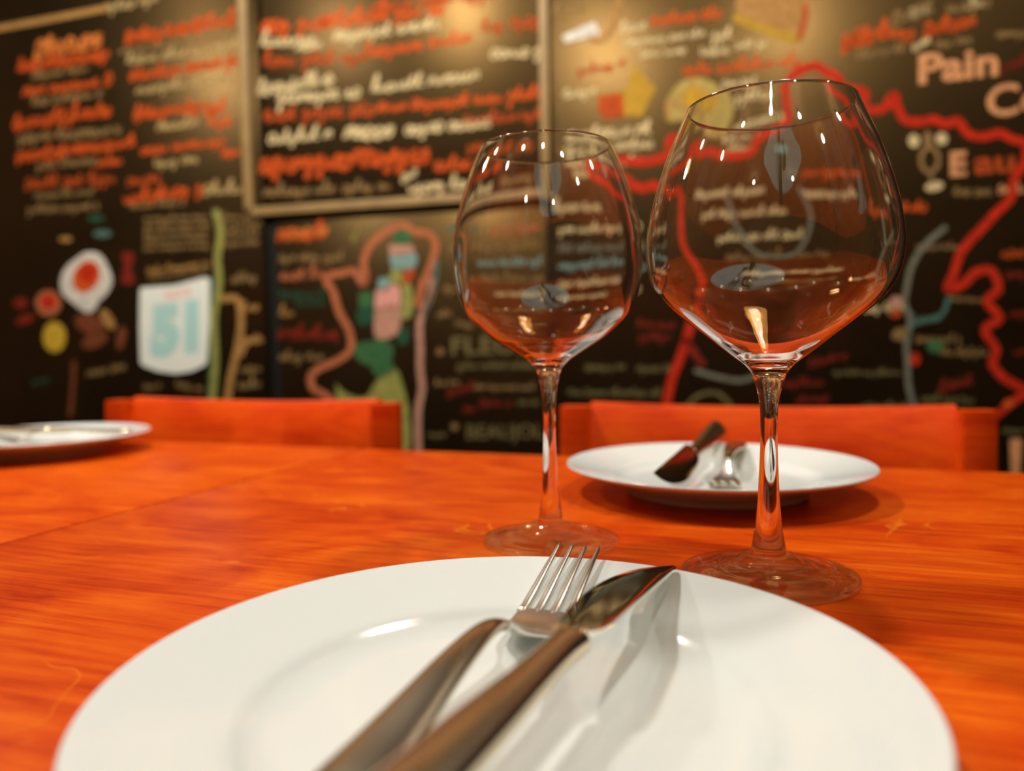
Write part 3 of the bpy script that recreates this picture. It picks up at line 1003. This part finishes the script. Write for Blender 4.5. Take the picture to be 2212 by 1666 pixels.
S(bD, [(1340, 66, 1388, 56, 26, 'cream'), (1405, 50, 1560, 28, 26, 'orange'), (1350, 94, 1522, 72, 20, 'cream'), (1384, 118, 1492, 108, 20, 'cream'), (1538, 80, 1582, 74, 26, 'cream'),
       (1514, 114, 1578, 108, 22, 'cream'), (1588, 100, 1652, 96, 18, 'cream'), (1248, 156, 1346, 138, 24, 'orange_dark'), (1475, 154, 1572, 148, 28, 'orange'), (1580, 144, 1742, 132, 28, 'orange'),
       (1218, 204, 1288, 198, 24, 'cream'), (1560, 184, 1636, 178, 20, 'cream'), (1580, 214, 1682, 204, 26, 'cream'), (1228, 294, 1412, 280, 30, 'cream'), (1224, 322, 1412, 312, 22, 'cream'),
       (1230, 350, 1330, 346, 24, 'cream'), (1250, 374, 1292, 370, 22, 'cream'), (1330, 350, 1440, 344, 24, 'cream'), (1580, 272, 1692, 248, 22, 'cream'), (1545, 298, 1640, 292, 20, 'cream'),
       (1560, 318, 1622, 318, 18, 'cream'), (1195, 26, 1262, 18, 26, 'cream_dark'),
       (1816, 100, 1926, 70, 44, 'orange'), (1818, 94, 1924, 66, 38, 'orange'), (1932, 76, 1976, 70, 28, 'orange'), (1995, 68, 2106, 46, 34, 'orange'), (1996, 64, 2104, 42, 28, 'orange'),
       (1926, 44, 2004, 16, 44, 'cream_dark'), (1960, 32, 2000, 20, 30, 'cream'), (2046, 20, 2136, 8, 30, 'cream_dark'), (2080, 14, 2136, 4, 26, 'cream'), (1850, 122, 1948, 106, 22, 'cream_dark'), (1972, 106, 2002, 90, 24, 'cream'),
       (2020, 100, 2098, 86, 22, 'cream_dark'), (2152, 76, 2225, 72, 20, 'cream_dark'), (2165, 146, 2225, 128, 24, 'red_dark'),
       (2060, 416, 2138, 416, 22, 'cream_dark'), (1918, 450, 1958, 446, 26, 'orange'), (1966, 452, 2012, 448, 22, 'orange'), (2156, 410, 2225, 410, 22, 'peach'),
       (1980, 534, 2072, 534, 13, 'cream_dark'), (1868, 668, 1952, 662, 20, 'cream'), (2050, 646, 2128, 650, 12, 'cream_dark'), (1978, 734, 2078, 734, 17, 'cream_dark'), (2030, 762, 2128, 764, 17, 'cream_dark'),
       (1800, 806, 1948, 806, 13, 'olive'), (1968, 696, 2030, 686, 20, 'teal'), (1990, 862, 2102, 866, 18, 'olive'), (1858, 878, 1962, 876, 14, 'olive'), (1748, 790, 1832, 766, 16, 'red_dark'),
       (2164, 550, 2225, 546, 24, 'orange_dark'), (2172, 598, 2225, 590, 20, 'red_dark'), (2180, 680, 2225, 676, 18, 'red_dark'), (2190, 762, 2225, 758, 18, 'red_dark'), (2030, 840, 2096, 820, 34, 'red_dark'),
       (1376, 700, 1456, 704, 22, 'red_dark'), (1380, 728, 1452, 730, 20, 'red_dark'), (1264, 796, 1346, 792, 16, 'olive'), (1376, 798, 1448, 796, 18, 'olive'), (1228, 848, 1430, 852, 17, 'olive'),
       (1690, 830, 1780, 826, 20, 'red_dark'), (1720, 866, 1790, 860, 18, 'red_dark'), (1650, 800, 1700, 796, 16, 'red_dark'),
       (1480, 420, 1640, 412, 22, 'cream'), (1500, 466, 1700, 456, 20, 'cream'), (1540, 520, 1740, 512, 22, 'cream'), (1560, 570, 1800, 560, 20, 'cream_dark'), (1600, 622, 1850, 612, 22, 'cream'),
       (1620, 660, 1820, 654, 18, 'cream_dark'), (1740, 372, 1900, 360, 20, 'orange'), (1740, 420, 1880, 412, 20, 'cream'), (1200, 450, 1330, 444, 22, 'cream'), (1210, 500, 1380, 492, 22, 'cream'),
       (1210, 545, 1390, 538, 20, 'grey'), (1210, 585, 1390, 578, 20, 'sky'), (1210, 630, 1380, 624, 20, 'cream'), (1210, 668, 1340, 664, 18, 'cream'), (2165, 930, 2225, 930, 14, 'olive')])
words(bD, 'Pain', (1984, 184), (2156, 164), 66, 'peach', .03)
words(bD, 'Co', (2131, 256), (2262, 240), 70, 'peach', .02)
words(bD, 'E', (2052, 382), (2088, 380), 54, 'peach', .035)
words(bD, 'au', (2104, 378), (2192, 372), 36, 'orange_dark', .03)
stroke(bD, 'painted_glass_icon', ell(2008, 345, 19, 26, 0) + [ell(2008, 345, 19, 26, 0)[0]], 10, 'cream_dark')
stroke(bD, 'painted_glass_icon', [(2008, 370), (2012, 386), (2016, 400)], 9, 'cream_dark')
blob(bD, 'painted_glass_icon', ell(2018, 403, 20, 10, -12), 'cream'); blob(bD, 'chalk_bullet', ell(1974, 304, 12, 14), 'cream'); blob(bD, 'chalk_bullet', ell(2034, 300, 13, 13), 'cream'); blob(bD, 'chalk_bullet', ell(2004, 300, 10, 16), 'cream_dark')
blob(bD, 'painted_cheese', [(1368, 140), (1416, 190), (1386, 252), (1345, 250), (1298, 238), (1296, 205), (1350, 196)], 'ochre', smooth=False)
blob(bD, 'painted_cheese', [(1292, 208), (1345, 200), (1348, 252), (1305, 258), (1292, 240)], 'orange_dark', .0010, smooth=False)
blob(bD, 'painted_cheese', [(1440, 215), (1470, 178), (1510, 168), (1545, 182), (1578, 225), (1570, 262), (1540, 292), (1500, 285), (1478, 262), (1442, 262)], 'cheese')
blob(bD, 'painted_cheese', [(1468, 205), (1500, 186), (1530, 200), (1535, 225), (1505, 238), (1478, 224)], 'ochre', .0010)
stroke(bD, 'painted_cheese', [(1442, 258), (1444, 222), (1478, 234), (1505, 262), (1540, 285)], 10, 'tan', .0012)
blob(bD, 'painted_cheese', [(1586, 38), (1596, -40), (1760, -40), (1745, 40), (1722, 84), (1650, 60)], 'tan', smooth=False)
stroke(bD, 'painted_cheese', [(1584, 38), (1650, 62), (1724, 88)], 18, 'ochre', .0011, smooth=False)
stroke(bD, 'painted_cheese', [(1740, 10), (1738, 50), (1726, 86)], 12, 'orange_dark', .0011, smooth=False)
blob(bD, 'painted_cheese', [(1214, 78), (1285, 46), (1296, 74), (1222, 92)], 'white', smooth=False)
stroke(bD, 'painted_knife', [(1344, -30), (1336, 10), (1322, 58), (1300, 88), (1272, 84)], 13, 'tan')
blob(bD, 'painted_region', ell(2020, 748, 18, 14), 'green'); blob(bD, 'painted_region', ell(1976, 776, 11, 14), 'red'); blob(bD, 'painted_region', ell(1936, 652, 14, 12), 'pale_pink')
blob(bD, 'painted_region', ell(1934, 676, 13, 10), 'orange_dark'); blob(bD, 'painted_region', ell(1944, 722, 18, 13, -20), 'cream_dark'); blob(bD, 'painted_region', ell(1690, 320, 14, 6, 10), 'sky')
blob(bD, 'painted_region', ell(2178, 872, 11, 10), 'orange', .0011)
blob(bD, 'painted_bottle_label', [(2181, 948), (2207, 948), (2203, 1024), (2184, 1024)], 'peach', smooth=False)

# --- number plaque hanging on the left board
pl = thing('number_plaque', 'white enamel plaque with a pale blue number hanging on the chalkboard above a chair', 'plaque')
pl.rotation_euler = (0, 0, RZ)
outl = [(307, 632), (309, 622), (380, 617), (446, 600), (456, 603), (455, 700), (450, 782), (445, 790), (418, 802), (384, 807), (345, 802), (314, 790), (308, 783), (306, 705)]
P = [wall_uz(x, y) for x, y in outl]
n = len(P)
vs = [(u, VW - .009, z) for u, z in P] + [(u, VW - .0015, z) for u, z in P]
fs = [tuple(range(n)), tuple(n + k for k in reversed(range(n)))] + [(k, n + k, n + (k + 1) % n, (k + 1) % n) for k in range(n)]
me = mesh('plaque_panel', vs, fs)
bm = bmesh.new(); bm.from_mesh(me); bmesh.ops.recalc_face_normals(bm, faces=bm.faces); bm.to_mesh(me); bm.free()
obj('plaque_panel', me, M['plaque'], pl)
words(pl, '51', (330, 776), (434, 762), 116, 'sky_bright', .085, .0094, 'number')
words(pl, 'PASTIS', (362, 650), (418, 638), 18, 'rose_bright', .02, .0094, 'lettering')


# ------------------------------------------------------------------ lamps
def pendant(pos, label, power, which):
    t = thing('pendant_lamp', label, 'lamp', pos, 0, 'pendant lamps over the table row')
    top = CEIL - pos[2]
    obj('cord', revolve('cord', [(0, .16), (.0025, .16), (.0025, top - .02), (0, top - .02)], 10), M['metal_dark'], t)
    obj('ceiling_rose', revolve('ceiling_rose', [(0, top - .025), (.03, top - .022), (.045, top - .006), (.045, top), (0, top)], 24), M['metal_dark'], t)
    obj('shade', revolve('shade', [(q.x, q.y) for q in spline([Vector(p) for p in ((.105, .0, 0), (.100, .03, 0), (.075, .085, 0), (.04, .125, 0), (.022, .16, 0), (.0, .165, 0))], 5)] , 40), M['shade_in'], t)
    obj('bulb_%s_offscreen' % which, revolve('bulb', [(0, .020), (.014, .023), (.026, .034), (.030, .050), (.024, .070), (.014, .088), (.012, .12), (0, .12)], 24), M['bulb'], t)
    l = bpy.data.lights.new('pendant_light', 'POINT')
    l.energy = power; l.color = (1.0, 0.94, 0.85); l.shadow_soft_size = .048
    l.cycles.is_caustics_light = True
    lo = bpy.data.objects.new('pendant_light_%s_offscreen' % which, l); COL.objects.link(lo); lo.parent = t
    lo.location = (0, 0, -.045)
    return t


L1 = Vector((-.50, .95, T + 1.30))
for i, (du, lab) in enumerate(((-.9, 'brass pendant lamp over the far end of the adjoining table'), (0, 'brass pendant lamp over the place where the two tables meet'),
                               (.9, 'brass pendant lamp over the wine glasses'))):
    q = L1 + U * du
    pendant((q.x, q.y, q.z), lab, PENDANT_W * (.7, 1.25, .75)[i], ('side_table', 'table_joint', 'wine_glasses')[i])


def spot(pos, label, which):
    t = thing('ceiling_spotlight', label, 'lamp', pos, 0, 'ceiling spotlights behind the diner')
    obj('housing', revolve('housing', [(.032, -.075), (.036, -.075), (.036, 0), (0, 0)], 24), M['metal_dark'], t)
    obj('lens_%s_offscreen' % which, revolve('lens', [(0, -.060), (.031, -.060), (.031, -.056), (0, -.056)], 24), M['bulb'], t)
    l = bpy.data.lights.new('spot_light', 'POINT')
    l.energy = SPOT_W; l.color = (1.0, 0.90, 0.74); l.shadow_soft_size = .05
    lo = bpy.data.objects.new('ceiling_spot_light_%s_offscreen' % which, l); COL.objects.link(lo); lo.parent = t
    lo.location = (0, 0, -.135)
    return t


for i, (u, v) in enumerate(((-1.9, .5), (-1.5, -.5), (-.75, -.45), (.0, -.5), (.75, -.45), (1.5, -.45), (1.75, .5), (-.7, -1.7), (.75, -1.7))):
    q = uvz(u, v, CEIL)
    spot(q, 'black ceiling spotlight in the row ' + ('nearer to the chalkboards' if v > -1 else 'nearer to the brown end wall'),
         ('one', 'two', 'three', 'four', 'five', 'six', 'seven', 'eight', 'nine')[i])


for o in bpy.data.objects:
    if o.type == 'MESH' and o.name.split('.')[0] in ('tabletop', 'well', 'rim'):
        o.cycles.is_caustics_receiver = True
